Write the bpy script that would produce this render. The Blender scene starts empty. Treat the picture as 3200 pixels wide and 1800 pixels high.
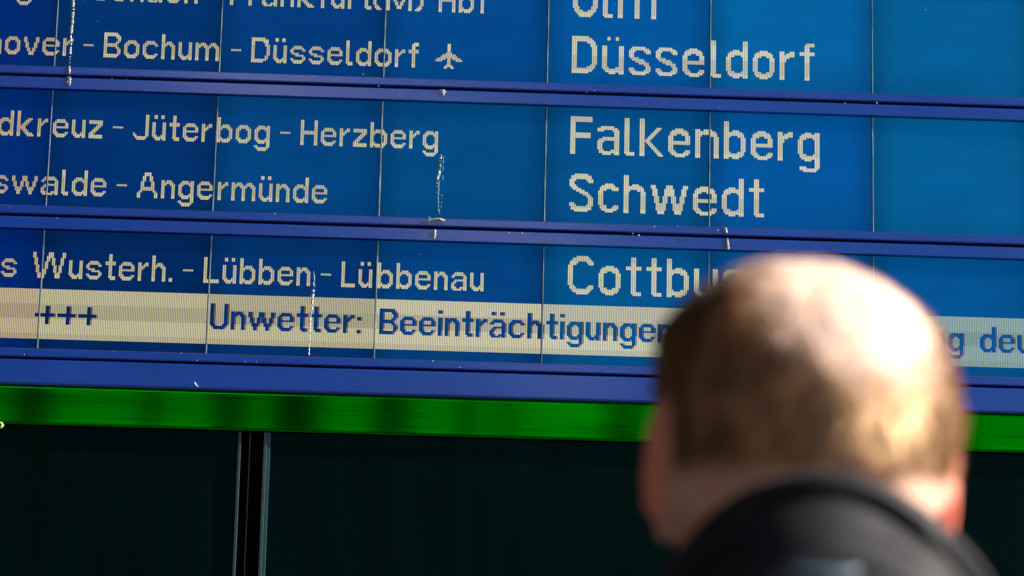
import bpy, bmesh, math, random
from mathutils import Vector, Matrix
import numpy as np

random.seed(7)
rng = np.random.default_rng(7)
scene = bpy.context.scene
COL = scene.collection

# ------------------------------------------------------------------ camera
CAM = Vector((0.64036, -4.80467, 1.35))
cd = bpy.data.cameras.new('camera')
cam = bpy.data.objects.new('camera', cd)
COL.objects.link(cam)
r_ = Vector((0.99893578, -0.0403581, 0.02232765))
u_ = Vector((-0.03056954, -0.21684101, 0.97572818))
w_ = Vector((0.03453699, 0.97537234, 0.21784397))
M = Matrix((r_, u_, -w_)).transposed().to_4x4()
M.translation = CAM
cam.matrix_world = M
cd.lens = 100.0
cd.sensor_width = 36.0
cd.clip_start = 0.05
cd.clip_end = 500
cd.dof.use_dof = True
cd.dof.focus_distance = 4.97
cd.dof.aperture_fstop = 6.8
scene.camera = cam

# ------------------------------------------------------------------ world, sun, exposure
SUN = Vector((0.86, -0.09, 0.50)).normalized()
el = math.asin(SUN.z)
az = math.atan2(SUN.x, SUN.y)
world = bpy.data.worlds.new('World')
scene.world = world
world.use_nodes = True
wn = world.node_tree
bg = wn.nodes['Background']
sky = wn.nodes.new('ShaderNodeTexSky')
sky.sky_type = 'NISHITA'
sky.sun_disc = False
sky.sun_elevation = el
sky.sun_rotation = az
wn.links.new(sky.outputs[0], bg.inputs[0])
bg.inputs[1].default_value = 0.05
sd = bpy.data.lights.new('sun', 'SUN')
sun = bpy.data.objects.new('sun', sd)
COL.objects.link(sun)
sd.energy = 5.0
sd.angle = math.radians(0.55)
sd.color = (1.0, 0.93, 0.82)
sun.rotation_euler = SUN.to_track_quat('Z', 'Y').to_euler()
vs = scene.view_settings
vs.view_transform = 'Standard'
vs.look = 'None'
vs.exposure = 1.5
vs.gamma = 1.0
vs.use_curve_mapping = False
scene.cycles.max_bounces = 8
scene.cycles.sample_clamp_indirect = 8

# ------------------------------------------------------------------ helpers
def tag(o, label=None, cat=None, group=None, kind=None):
    if label: o['label'] = label
    if cat: o['category'] = cat
    if group: o['group'] = group
    if kind: o['kind'] = kind
    return o

def empty(name, loc=(0, 0, 0), label=None, cat=None, group=None):
    o = bpy.data.objects.new(name, None)
    o.empty_display_size = 0.05
    COL.objects.link(o)
    o.location = loc
    return tag(o, label, cat, group)

def link(name, me, mat=None, parent=None, loc=None):
    o = bpy.data.objects.new(name, me)
    COL.objects.link(o)
    if mat is not None and len(me.materials) == 0:
        me.materials.append(mat)
    if parent is not None:
        o.parent = parent
        if loc is None:
            o.location = -parent_world(parent)
    if loc is not None:
        o.location = loc
    return o

def parent_world(p):
    v = Vector((0, 0, 0))
    while p is not None:
        v += Vector(p.location)
        p = p.parent
    return v

def from_bm(name, bm, mat=None, parent=None, smooth=False, loc=None):
    me = bpy.data.meshes.new(name)
    bm.normal_update()
    bm.to_mesh(me)
    bm.free()
    if smooth:
        for p in me.polygons: p.use_smooth = True
    return link(name, me, mat, parent, loc)

def box_bm(bm, x0, x1, y0, y1, z0, z1):
    v = [bm.verts.new(c) for c in ((x0, y0, z0), (x1, y0, z0), (x1, y1, z0), (x0, y1, z0),
                                   (x0, y0, z1), (x1, y0, z1), (x1, y1, z1), (x0, y1, z1))]
    for f in ((0, 3, 2, 1), (4, 5, 6, 7), (0, 1, 5, 4), (1, 2, 6, 5), (2, 3, 7, 6), (3, 0, 4, 7)):
        bm.faces.new([v[i] for i in f])
    return v

def box(name, x0, x1, y0, y1, z0, z1, mat, parent=None, bevel=0.0, loc=None):
    bm = bmesh.new()
    box_bm(bm, x0, x1, y0, y1, z0, z1)
    if bevel:
        bmesh.ops.bevel(bm, geom=bm.edges[:], offset=bevel, segments=2, affect='EDGES', profile=0.5)
    return from_bm(name, bm, mat, parent, loc=loc)

def extrude_profile(name, prof, x0, x1, mat, parent, nseg=1):
    """prof: list of (y,z) going round; extruded along x"""
    bm = bmesh.new()
    rings = []
    for i in range(nseg + 1):
        x = x0 + (x1 - x0) * i / nseg
        rings.append([bm.verts.new((x, y, z)) for y, z in prof])
    n = len(prof)
    for a, b in zip(rings[:-1], rings[1:]):
        for i in range(n):
            j = (i + 1) % n
            bm.faces.new((a[i], a[j], b[j], b[i]))
    bm.faces.new(rings[0][::-1])
    bm.faces.new(rings[-1])
    bmesh.ops.recalc_face_normals(bm, faces=bm.faces[:])
    return from_bm(name, bm, mat, parent, smooth=False)

def mat(name, base=(0.5, 0.5, 0.5), rough=0.5, metal=0.0, spec=0.5, **kw):
    m = bpy.data.materials.new(name)
    m.use_nodes = True
    b = m.node_tree.nodes['Principled BSDF']
    b.inputs['Base Color'].default_value = (*base, 1)
    b.inputs['Roughness'].default_value = rough
    b.inputs['Metallic'].default_value = metal
    b.inputs['Specular IOR Level'].default_value = spec
    for k, v in kw.items():
        b.inputs[k.replace('_', ' ')].default_value = v
    return m

def N(m, t, **kw):
    n = m.node_tree.nodes.new(t)
    for k, v in kw.items():
        if k.startswith('i_'): n.inputs[k[2:].replace('_', ' ')].default_value = v
        else: setattr(n, k, v)
    return n

def L(m, a, b): m.node_tree.links.new(a, b)
def bsdf(m): return m.node_tree.nodes['Principled BSDF']

def noise_color(m, c1, c2, scale, detail=4, stretch=(1, 1, 1), lo=0.35, hi=0.65, bump=0.0, bscale=None, rough=None):
    """mix base colour between c1 and c2 by object-space noise; optional bump and roughness variation"""
    tc = N(m, 'ShaderNodeTexCoord')
    mp = N(m, 'ShaderNodeMapping'); mp.inputs['Scale'].default_value = stretch
    L(m, tc.outputs['Object'], mp.inputs['Vector'])
    nz = N(m, 'ShaderNodeTexNoise', i_Scale=scale, i_Detail=detail)
    L(m, mp.outputs[0], nz.inputs['Vector'])
    rp = N(m, 'ShaderNodeValToRGB')
    rp.color_ramp.elements[0].position = lo; rp.color_ramp.elements[1].position = hi
    rp.color_ramp.elements[0].color = (*c1, 1); rp.color_ramp.elements[1].color = (*c2, 1)
    L(m, nz.outputs['Fac'], rp.inputs[0]); L(m, rp.outputs[0], bsdf(m).inputs['Base Color'])
    if bump:
        n2 = N(m, 'ShaderNodeTexNoise', i_Scale=bscale or scale * 4, i_Detail=3)
        L(m, mp.outputs[0], n2.inputs['Vector'])
        b = N(m, 'ShaderNodeBump', i_Strength=bump, i_Distance=0.002)
        L(m, n2.outputs['Fac'], b.inputs['Height']); L(m, b.outputs[0], bsdf(m).inputs['Normal'])
    if rough:
        mr = N(m, 'ShaderNodeMapRange'); mr.inputs['To Min'].default_value = rough[0]; mr.inputs['To Max'].default_value = rough[1]
        L(m, nz.outputs['Fac'], mr.inputs['Value']); L(m, mr.outputs[0], bsdf(m).inputs['Roughness'])
    return m

# ------------------------------------------------------------------ board measures
W = 0.288                 # pitch of one display module
B = 2.79546               # lower edge of the panels of the upper row
G = 0.04386               # rail zone between two rows of panels
H = 0.20776               # height of the lit area
S0, S1 = 0.0012, 0.0018   # seam either side
NC, NR = 96, 64
PX = (W - S0 - S1) / NC
PZ = H / NR
X0, X1 = -2 * W, 7 * W

def row_z(k): return B - k * (G + H)
def dot_x(c):
    m = math.floor(c / NC)
    return m * W + S0 + (c - NC * m) * PX

# ------------------------------------------------------------------ materials
m_rail = mat('rail_paint', (0.012, 0.05, 0.32), 0.38, spec=0.5, Specular_Tint=(0.6, 0.75, 1.0, 1), Coat_Weight=0.9, Coat_Roughness=0.13, Coat_IOR=1.5)
noise_color(m_rail, (0.0, 0.043, 0.35), (0.001, 0.054, 0.41), 9, 5, (1, 1, 1), 0.3, 0.7, bump=0.06, bscale=2200, rough=(0.20, 0.30))
m_gasket = mat('gasket_rubber', (0.006, 0.012, 0.010), 0.6)
m_black = mat('housing_black', (0.004, 0.004, 0.005), 0.7, spec=0.2)
m_seal = mat('seam_sealant', (0.16, 0.20, 0.20), 0.6)
noise_color(m_seal, (0.16, 0.26, 0.27), (0.55, 0.66, 0.66), 60, 5, (1, 1, 0.35), 0.35, 0.7)
m_green = mat('green_enamel', (0.0, 0.5, 0.0), 0.12, metal=1.0)
m_drop = mat('dropping', (0.72, 0.74, 0.66), 0.75)
noise_color(m_drop, (0.16, 0.19, 0.12), (0.75, 0.77, 0.70), 420, 4, (1, 1, 0.6), 0.38, 0.60, bump=0.5, bscale=900)

# lcd glass: backlit blue; panel tone (object colour) holds backlight plus painted sky reflection
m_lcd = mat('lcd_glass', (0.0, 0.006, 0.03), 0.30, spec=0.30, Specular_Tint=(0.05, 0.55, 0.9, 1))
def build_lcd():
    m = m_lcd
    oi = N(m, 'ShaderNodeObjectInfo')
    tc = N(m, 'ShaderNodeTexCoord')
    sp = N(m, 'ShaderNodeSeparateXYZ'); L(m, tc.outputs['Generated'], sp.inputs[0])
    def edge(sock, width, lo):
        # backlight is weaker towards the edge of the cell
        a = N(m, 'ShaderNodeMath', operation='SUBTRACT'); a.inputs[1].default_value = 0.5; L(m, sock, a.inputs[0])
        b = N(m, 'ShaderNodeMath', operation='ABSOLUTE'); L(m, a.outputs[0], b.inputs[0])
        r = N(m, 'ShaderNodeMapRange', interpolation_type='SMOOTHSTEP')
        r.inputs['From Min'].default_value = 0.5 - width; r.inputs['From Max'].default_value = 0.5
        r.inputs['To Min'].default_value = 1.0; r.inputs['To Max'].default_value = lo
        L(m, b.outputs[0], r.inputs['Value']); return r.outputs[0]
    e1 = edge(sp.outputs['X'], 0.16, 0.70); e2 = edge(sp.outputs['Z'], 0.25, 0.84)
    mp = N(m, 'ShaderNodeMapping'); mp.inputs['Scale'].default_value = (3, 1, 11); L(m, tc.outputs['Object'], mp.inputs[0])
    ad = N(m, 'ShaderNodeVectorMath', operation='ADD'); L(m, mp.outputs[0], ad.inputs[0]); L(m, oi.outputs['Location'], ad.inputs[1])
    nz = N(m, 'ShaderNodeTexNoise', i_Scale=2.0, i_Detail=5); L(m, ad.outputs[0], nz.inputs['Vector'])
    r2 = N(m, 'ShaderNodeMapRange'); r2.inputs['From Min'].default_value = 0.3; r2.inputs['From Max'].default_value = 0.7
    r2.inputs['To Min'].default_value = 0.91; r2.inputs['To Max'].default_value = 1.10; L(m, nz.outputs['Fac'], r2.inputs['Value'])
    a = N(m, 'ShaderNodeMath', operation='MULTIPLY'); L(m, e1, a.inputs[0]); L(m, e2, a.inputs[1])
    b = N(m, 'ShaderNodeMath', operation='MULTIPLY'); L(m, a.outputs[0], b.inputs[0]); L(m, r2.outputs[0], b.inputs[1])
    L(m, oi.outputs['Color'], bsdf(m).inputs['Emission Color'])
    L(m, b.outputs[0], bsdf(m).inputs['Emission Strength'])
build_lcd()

# lit dots: colour stored on the dots
m_dot = mat('lit_dots', (0.02, 0.02, 0.008), 0.30, spec=0.22, Specular_Tint=(0.3, 0.7, 0.8, 1))
at_ = N(m_dot, 'ShaderNodeAttribute', attribute_name='tone'); L(m_dot, at_.outputs['Color'], bsdf(m_dot).inputs['Emission Color'])
bsdf(m_dot).inputs['Emission Strength'].default_value = 0.395

# ------------------------------------------------------------------ dot-matrix fonts
def G_(s): return [ln for ln in s.strip('\n').split('\n')]
def rows(*a):
    out = []
    for x in a:
        if isinstance(x, tuple): out += [x[0]] * x[1]
        else: out.append(x)
    return out

XH = {  # x-height glyphs, 10 rows
 'o': rows('..#####..', '.#######.', '###...###', ('##.....##', 4), '###...###', '.#######.', '..#####..'),
 'e': rows('..#####..', '.#######.', ('##.....##', 2), '#########', ('##.......', 2), '###....##', '.#######.', '..#####..'),
 's': rows('..#####..', '.#######.', '##.....##', '##.......', '.####....', '...#####.', '.......##', '##.....##', '.#######.', '..#####..'),
 'n': rows('##.###..', '#######.', '###..###', ('##....##', 7)),
 'u': rows(('##....##', 7), '###..###', '.#######', '..###.##'),
 'm': rows('##.###...###..', '#######.#####.', '###..####..###', ('##....##....##', 7)),
 'r': rows('##..##', '##.###', '####..', '###...', ('##....', 6)),
 'c': rows('..#####..', '.#######.', '###....##', ('##.......', 4), '###....##', '.#######.', '..#####..'),
 'a': rows('..#####..', '.#######.', '##.....##', '.......##', '..#######', '.##....##', '##.....##', '##.....##', '###..####', '.#####.##'),
 'v': rows(('##.....##', 3), ('.##...##.', 3), ('..##.##..', 2), ('...###...', 2)),
 'w': rows(('##....###....##', 3), ('.##..##.##..##.', 3), ('..####...####..', 2), ('...##.....##...', 2)),
 'z': rows(('########', 2), '.....###', '....###.', '...###..', '..###...', '.###....', '###.....', ('########', 2)),
}
SM = {}
for k, g in XH.items():
    SM[k] = (g, 9)      # glyph, row of its top above the baseline
SM['d'] = (rows(('.......##', 4), '..####.##', '.########', '###...###', ('##.....##', 4), '###...###', '.########', '..####.##'), 13)
SM['b'] = ([r[::-1] for r in SM['d'][0]], 13)
SM['h'] = (rows(('##......', 4)) + XH['n'], 13)
SM['k'] = (rows(('##........', 4), '##....###.', '##...###..', '##..###...', '##.###....', '#####.....', '#####.....', '##.###....', '##..###...', '##...####.', '##....####'), 13)
SM['l'] = (rows(('##..', 12), '####', '.###'), 13)
SM['i'] = (rows(('##', 2), ('..', 2), ('##', 10)), 13)
SM['t'] = (rows(('..##..', 4), ('######', 2), ('..##..', 6), '..####', '...###'), 13)
SM['f'] = (rows('...###', '..####', ('..##..', 2), ('######', 2), ('..##..', 8)), 13)
SM['g'] = (rows('..####.##', '.########', '###...###', ('##.....##', 4), '###...###', '.########', '..####.##', '.......##', '##.....##', '.#######.', '..#####..'), 9)
SM['J'] = (rows(('.......##', 10), '#......##', '##.....##', '.#######.', '..#####..'), 13)
SM['H'] = (rows(('##......##', 6), ('##########', 2), ('##......##', 6)), 13)
SM['D'] = (rows('########...', '##########.', '##.....###.', '##......##.', '##......###', ('##.......##', 5), '##......##.', '##......##.', '#########..', '#######....'), 13)
SM['B'] = (rows('########..', '#########.', '##.....###', ('##......##', 2), '##.....##.', ('########..', 2), '##.....##.', ('##......##', 3), '#########.', '########..'), 13)
SM['A'] = (rows(('....####....', 2), ('...##..##...', 3), ('..##....##..', 3), ('..########..', 2), '.##......##.', ('##........##', 3)), 13)
SM['L'] = (rows(('##......', 12), ('########', 2)), 13)
SM['E'] = (rows(('#########', 2), ('##.......', 4), ('#######..', 2), ('##.......', 4), ('#########', 2)), 13)
SM['F'] = (rows(('#########', 2), ('##.......', 4), ('#######..', 2), ('##.......', 6)), 13)
SM['U'] = (rows(('##......##', 10), '##......##', '###....###', '.########.', '..######..'), 13)
SM['('] = (rows('...##', '..##.', '.##..', ('##...', 7), '##...', '.##..', '.###.', '..###'), 13)
SM[')'] = ([r[::-1] for r in SM['('][0]], 13)
SM['.'] = (rows(('##', 2)), 1)
SM[':'] = (rows(('##', 2), ('..', 5), ('##', 2)), 8)
SM['-'] = (rows('######'), 6)
SM['+'] = (rows(('.....##...', 4), ('##########', 2), ('.....##...', 4)), 9)
def uml(g, w, a, b):
    d = ['.' * w] * 2
    t = ['.'] * w
    for c in (a, a + 1, b, b + 1): t[c] = '#'
    return [''.join(t)] * 2 + d + g
SM['ü'] = (uml(XH['u'], 8, 1, 5), 13)
SM['ä'] = (uml(XH['a'], 9, 1, 6), 13)
pl = [['.'] * 16 for _ in range(14)]
def setc(cols, r0, r1):
    for c in cols:
        for r in range(r0, r1 + 1): pl[r][c] = '#'
setc((7, 8), 0, 12); setc((6, 9), 5, 7); setc((4, 5, 10, 11), 6, 8); setc((3, 12), 7, 9)
setc((1, 2, 13, 14), 8, 9); setc((0, 15), 9, 9); setc((6, 9), 12, 13); setc((5, 10), 13, 13)
SM['@'] = ([''.join(r) for r in pl], 13)
def strokes(w, h, th, segs):
    g = [['.'] * w for _ in range(h)]
    for (xa, ra, xb, rb) in segs:
        for r in range(ra, rb + 1):
            t = (r - ra) / max(1, rb - ra)
            x = int(round(xa + (xb - xa) * t))
            for k in range(th):
                if 0 <= x + k < w: g[r][x + k] = '#'
    return [''.join(r) for r in g]
SM['W'] = (strokes(18, 14, 2, [(0, 0, 3, 13), (8, 0, 4, 13), (9, 0, 12, 13), (16, 0, 13, 13)]), 13)
SM['M'] = (strokes(15, 14, 2, [(0, 0, 0, 13), (13, 0, 13, 13), (1, 0, 6, 12), (12, 0, 7, 12)]), 13)

LG = {}
ox = rows('....#####....', '..#########..', '.###########.', '.####...####.', ('###.......###', 8), '.####...####.', '.###########.', '..#########..', '....#####....')
nx = rows('###..####....', '###########..', '############.', '####....####.', ('###.......###', 12))
ux = rows(('###.......###', 12), '####....#####', '.############', '..###########', '....####..###')
bx = rows('###..####....', '###########..', '############.', '####....####.', ('###.......###', 8), '####....####.', '############.', '###########..', '###..####....')
dx = [r[::-1] for r in bx]
LG['o'] = (ox, 15); LG['n'] = (nx, 15); LG['u'] = (ux, 15)
LG['ü'] = (rows(('...##...##...', 2), ('.............', 3)) + ux, 20)
LG['e'] = (rows('....#####....', '..#########..', '.###########.', '.####...####.', ('###.......###', 3), ('#############', 2), ('###..........', 3), '####......###', '.####....####', '..##########.', '....######...'), 15)
LG['s'] = (rows('..########...', '.###########.', '####.....####', '###.......###', ('###..........', 2), '.#####.......', '..#######....', '....######...', '......######.', '.........###.', '..........###', '###.......###', '####.....####', '.###########.', '..########...'), 15)
LG['c'] = (rows('....#####...', '..########..', '.###########', '.####...####', ('###.........', 8), '.####....###', '.####...####', '..#########.', '....#####...'), 15)
LG['a'] = (rows('..########...', '############.', '####.....####', ('..........###', 3), '...##########', '.############', '####......###', ('###.......###', 4), '.###....#####', '.############', '...#####..###'), 15)
LG['m'] = (rows('###..####...####.......'[:23], '#####################..', '######################.', '####....######....####.', ('###.......###.......###', 12)), 15)
LG['l'] = (rows(('###...', 19), '######', '.#####'), 20)
LG['t'] = (rows(('...###...', 5), ('#########', 2), ('...###...', 12), '...######', '....#####'), 20)
LG['f'] = (rows('....#####', '...######', ('...###...', 3), ('#########', 2), ('...###...', 14)), 20)
LG['h'] = (rows(('###..........', 5)) + nx, 20)
LG['b'] = (rows(('###..........', 5)) + bx, 20)
LG['d'] = (rows(('..........###', 5)) + dx, 20)
LG['r'] = (rows('###...###', '###.#####', '#########', '######...', '####.....', '####.....', ('###......', 10)), 15)
LG['g'] = (dx + rows(('..........###', 3), '.####.....###', '.###########.', '...########..'), 15)
LG['k'] = (strokes(14, 21, 3, [(0, 0, 0, 20), (10, 5, 3, 12), (3, 12, 11, 20)]), 20)
LG['w'] = (strokes(22, 16, 3, [(0, 0, 4, 15), (9, 0, 5, 15), (10, 0, 14, 15), (19, 0, 15, 15)]), 15)
LG['F'] = (rows(('#############', 3), ('###..........', 6), ('############.', 3), ('###..........', 9)), 20)
LG['D'] = (rows('##########.....', '############...', '#############..', '###......#####.', '###........###.', '###........####', ('###.........###', 10), '###........###.', '###......#####.', '#############..', '############...', '##########.....'), 20)
LG['U'] = (rows(('###.........###', 15), '####.......####', '.###.......###.', '.#####...#####.', '..###########..', '...#########...', '....#######....'), 20)
LG['S'] = (rows('...########...', '.############.', '.############.', '####......####', '###........###', '###...........', '####..........', '.####.........', '..#####.......', '....#####.....', '......#####...', '........####..', '..........###.', ('...........###', 2), '...........###', '###........###', '####......####', '.############.', '.############.', '...########...'), 20)
LG['C'] = (rows('.....#######...', '...##########..', '..############.', '.#####.....####', '.####.......###', ('###............', 11), '.###........###', '.####......####', '..############.', '...##########..', '.....#######...'), 20)

def adv(font, ch): return len(font[ch][0][0])

CREAM = np.array((0.64, 0.575, 0.33))
PALE = np.array((0.70, 0.67, 0.47))
TEAL = np.array((0.30, 0.42, 0.36))
BROWN = np.array((0.10, 0.045, 0.045))
def tone(k, c, r):
    """brightness of a lit dot: the panel's driver banks of eight rows differ a little"""
    m = math.floor(c / NC)
    bank = r // 8
    base = (0.98, 0.80, 1.0, 0.90, 1.0, 0.84, 0.90, 0.80)[bank]
    if k == 2 and bank < 4: base = (0.84, 0.98, 0.74, 0.97)[bank]
    if k == 2 and bank == 3 and m in (1, 3): base = 0.80
    rs = random.Random(k * 1000 + m * 10 + bank)
    base *= rs.uniform(0.95, 1.04)
    if m <= -1: col = CREAM * np.array((1.0, 0.88, 0.80)); base *= 0.90
    elif m <= 1: col = CREAM * 0.93
    elif m == 2: col = CREAM * 0.75 + PALE * 0.25
    elif m <= 4: col = CREAM * 0.35 + PALE * 0.65
    else: col = TEAL
    return col * base

def dots_mesh(name, dots, k, y=-0.00045, fx=0.76, fz=0.95):
    """dots: list of (col,row,rgb) -> one mesh of small raised quads"""
    n = len(dots)
    vv = np.zeros((n * 4, 3)); cc = np.ones((n * 4, 4))
    z0 = row_z(k)
    for i, (c, r, rgb) in enumerate(dots):
        x = dot_x(c); z = z0 + r * PZ
        xa, xb = x + PX * (1 - fx) / 2, x + PX * (1 + fx) / 2
        za, zb = z + PZ * (1 - fz) / 2, z + PZ * (1 + fz) / 2
        vv[i * 4:i * 4 + 4] = ((xa, y, za), (xb, y, za), (xb, y, zb), (xa, y, zb))
        cc[i * 4:i * 4 + 4, :3] = rgb
    me = bpy.data.meshes.new(name)
    me.from_pydata(vv.tolist(), [], np.arange(n * 4).reshape(n, 4).tolist())
    a = me.color_attributes.new('tone', 'FLOAT_COLOR', 'POINT')
    a.data.foreach_set('color', cc.ravel())
    me.materials.append(m_dot)
    return me

# ------------------------------------------------------------------ the departure board
board = empty('departure_board', (W * 2.5, 0.0, B - 0.6),
              'big blue dot-matrix departure board with three rows of screens, blue rails and a green band', 'departure board')
PANEL = {  # approximate sRGB tone of each panel (row, column), sky reflection growing rightward included
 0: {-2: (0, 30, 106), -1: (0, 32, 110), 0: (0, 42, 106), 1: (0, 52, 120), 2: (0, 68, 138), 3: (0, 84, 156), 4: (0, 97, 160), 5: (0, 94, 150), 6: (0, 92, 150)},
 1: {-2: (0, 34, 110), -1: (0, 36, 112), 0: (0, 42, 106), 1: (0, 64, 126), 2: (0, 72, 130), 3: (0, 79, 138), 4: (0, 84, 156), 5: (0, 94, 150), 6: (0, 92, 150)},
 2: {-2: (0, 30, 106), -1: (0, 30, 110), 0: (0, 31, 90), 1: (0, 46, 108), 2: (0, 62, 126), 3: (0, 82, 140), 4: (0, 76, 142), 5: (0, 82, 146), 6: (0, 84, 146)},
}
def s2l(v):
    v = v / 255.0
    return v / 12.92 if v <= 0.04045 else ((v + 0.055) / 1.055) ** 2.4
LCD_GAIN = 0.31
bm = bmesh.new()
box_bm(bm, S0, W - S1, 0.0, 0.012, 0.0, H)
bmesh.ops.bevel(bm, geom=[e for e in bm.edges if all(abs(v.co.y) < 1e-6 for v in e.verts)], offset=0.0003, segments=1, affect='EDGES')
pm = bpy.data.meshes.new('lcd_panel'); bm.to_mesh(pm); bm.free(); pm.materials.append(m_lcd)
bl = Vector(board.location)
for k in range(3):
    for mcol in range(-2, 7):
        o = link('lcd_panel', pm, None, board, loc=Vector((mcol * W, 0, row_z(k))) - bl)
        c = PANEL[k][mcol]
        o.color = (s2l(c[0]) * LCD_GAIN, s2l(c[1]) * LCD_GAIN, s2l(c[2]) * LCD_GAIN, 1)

# sealant seams between the panels
seam_w = {(1, 2): 0.0026, (0, 2): 0.0021, (1, 3): 0.0019, (2, 2): 0.0021, (2, 1): 0.0018, (2, 0): 0.0021, (0, 3): 0.0018}
for k in range(3):
    for i in range(-1, 7):
        w = seam_w.get((k, i), 0.0014)
        bm = bmesh.new()
        nseg = 14
        prev = None
        for j in range(nseg + 1):
            z = row_z(k) - 0.0008 + (H + 0.001) * j / nseg
            ww = w * random.uniform(0.75, 1.15)
            xx = i * W + 0.0004 + random.uniform(-0.0001, 0.0001)
            ring = [bm.verts.new((xx - ww / 2, 0.004, z)), bm.verts.new((xx - ww / 2 * 0.9, -0.0006, z)),
                    bm.verts.new((xx + ww / 2 * 0.9, -0.0006, z)), bm.verts.new((xx + ww / 2, 0.004, z))]
            if prev:
                for a in range(3): bm.faces.new((prev[a], prev[a + 1], ring[a + 1], ring[a]))
            prev = ring
        from_bm('seam_strip', bm, m_seal, board)

# rails: lower frame of each row, upper frame of the row below, wide bottom rail
def rail_prof(zt, zb, yf=-0.0060, top=0.0007, bot=0.0026, tilt=0.0):
    p = [(0.002, zt), (yf + top, zt)]
    for a in (30, 60, 90):
        t = math.radians(a); p.append((yf + top - top * math.sin(t), zt - top + top * math.cos(t)))
    p.append((yf - tilt, zb + bot))
    for a in (22, 45, 68, 90):
        t = math.radians(a); p.append((yf - tilt + bot * (1 - math.cos(t)), zb + bot - bot * math.sin(t)))
    p.append((0.002, zb))
    return p
for k in range(3):
    z = row_z(k)
    g = extrude_profile('gasket', [(0.003, z - 0.0003), (-0.0010, z - 0.0003), (-0.0012, z - 0.0022), (0.003, z - 0.0022)], X0, X1, m_gasket, board)
    extrude_profile('lower_rail', rail_prof(z - 0.0023, z - 0.0166, bot=0.0024), X0, X1, m_rail, board)
    if k < 2:
        extrude_profile('upper_rail', rail_prof(z - 0.0217, z - G + 0.0018, bot=0.0009), X0, X1, m_rail, board)
    else:
        extrude_profile('wide_rail', rail_prof(z - 0.0215, z - 0.0655, yf=-0.008, bot=0.0045, top=0.0010), X0, X1, m_rail, board)
extrude_profile('upper_rail', rail_prof(row_z(0) + H + 0.022, row_z(0) + H + 0.0016, bot=0.0009), X0, X1, m_rail, board)
zb3 = row_z(2)
box('housing', X0, X1, 0.013, 0.16, zb3 - 0.064, row_z(0) + H + 0.03, m_black, board)

# green band under the wide rail, a slightly wavy sheet of glossy green metal
def green_band():
    bm = bmesh.new()
    prof = [(0.05, zb3 - 0.0640), (-0.0045, zb3 - 0.0640)]
    for j in range(1, 9): prof.append((-0.0045 + 0.00003 * math.sin(j * 0.75), zb3 - 0.0640 - 0.0655 * j / 9))
    prof += [(-0.0045, zb3 - 0.1295), (-0.0040, zb3 - 0.1322), (-0.0020, zb3 - 0.1335), (0.05, zb3 - 0.1335)]
    nseg = 60
    rings = []
    for i in range(nseg + 1):
        x = X0 + (X1 - X0) * i / nseg
        dy = 0.00004 * math.sin(x * 9.0)
        rings.append([bm.verts.new((x, y + (dy if y < 0 else 0), z)) for y, z in prof])
    for a, b in zip(rings[:-1], rings[1:]):
        for i in range(len(prof)):
            j = (i + 1) % len(prof)
            bm.faces.new((a[i], a[j], b[j], b[i]))
    bm.faces.new(rings[0][::-1]); bm.faces.new(rings[-1])
    bmesh.ops.recalc_face_normals(bm, faces=bm.faces[:])
    return from_bm('green_band', bm, m_green, board, smooth=True)
noise_color(m_green, (0.0, 0.15, 0.008), (0.0, 0.27, 0.0), 5, 6, (1.0, 1, 34), 0.30, 0.42, rough=(0.085, 0.05))
green_band()

# ------------------------------------------------------------------ text
def word(k, base, col, text, font, cols=None, label=None):
    dots = []
    c = col
    for i, ch in enumerate(text):
        if cols: c = cols[i]
        g, top = font[ch]
        for ri, line in enumerate(g):
            r = base + top - ri
            if not (0 <= r < NR): continue
            for ci, p in enumerate(line):
                if p == '#':
                    if -2 * NC <= c + ci < 7 * NC: dots.append((c + ci, r, tone(k, c + ci, r)))
        c += len(g[0]) + (3 if font is LG else 2)
    me = dots_mesh('word', dots, k)
    o = link('word', me, None, board)
    o['label'] = label or 'lit word %s' % text
    return o

# upper row
word(0, 38, 0, 'g', SM, [-24], 'lower end of a lit letter g at the top left')
word(0, 38, 0, '-', SM, [-9], 'lit dash before Eisenach')
word(0, 38, 0, 'Eisenach', SM, [3, 14, 20, 31, 42, 52, 63, 74], 'lit word Eisenach cut by the top of the frame')
word(0, 38, 0, '-', SM, [88], 'lit dash before Frankfurt')
word(0, 38, 0, 'Frankfurt(M)', SM, [100, 111, 119, 130, 140, 152, 160, 170, 178, 185, 192, 209], 'lit text Frankfurt(M)')
word(0, 38, 0, 'Hbf', SM, [223, 235, 246], 'lit text Hbf')
word(0, 6, 0, 'nover', SM, [-39, -29, -18, -7, 4], 'end of the lit word Hannover')
word(0, 6, 0, '-', SM, [16], 'lit dash before Bochum')
word(0, 6, 0, 'Bochum', SM, [28, 40, 51, 62, 72, 82])
word(0, 6, 0, '-', SM, [102], 'lit dash before the small Düsseldorf')
word(0, 6, 0, 'Düsseldorf', SM, [114, 127, 137, 148, 159, 170, 176, 187, 198, 206], 'small lit word Düsseldorf')
word(0, 6, 0, '@', SM, [222], 'lit aeroplane symbol').name = 'aeroplane_symbol'
word(0, 38, 0, 'Ulm', LG, [302, 320, 329], 'large lit word Ulm cut by the top of the frame')
word(0, 6, 0, 'Düsseldorf', LG, [302, 320, 336, 352, 368, 384, 393, 409, 425, 437], 'large lit word Düsseldorf')
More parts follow.
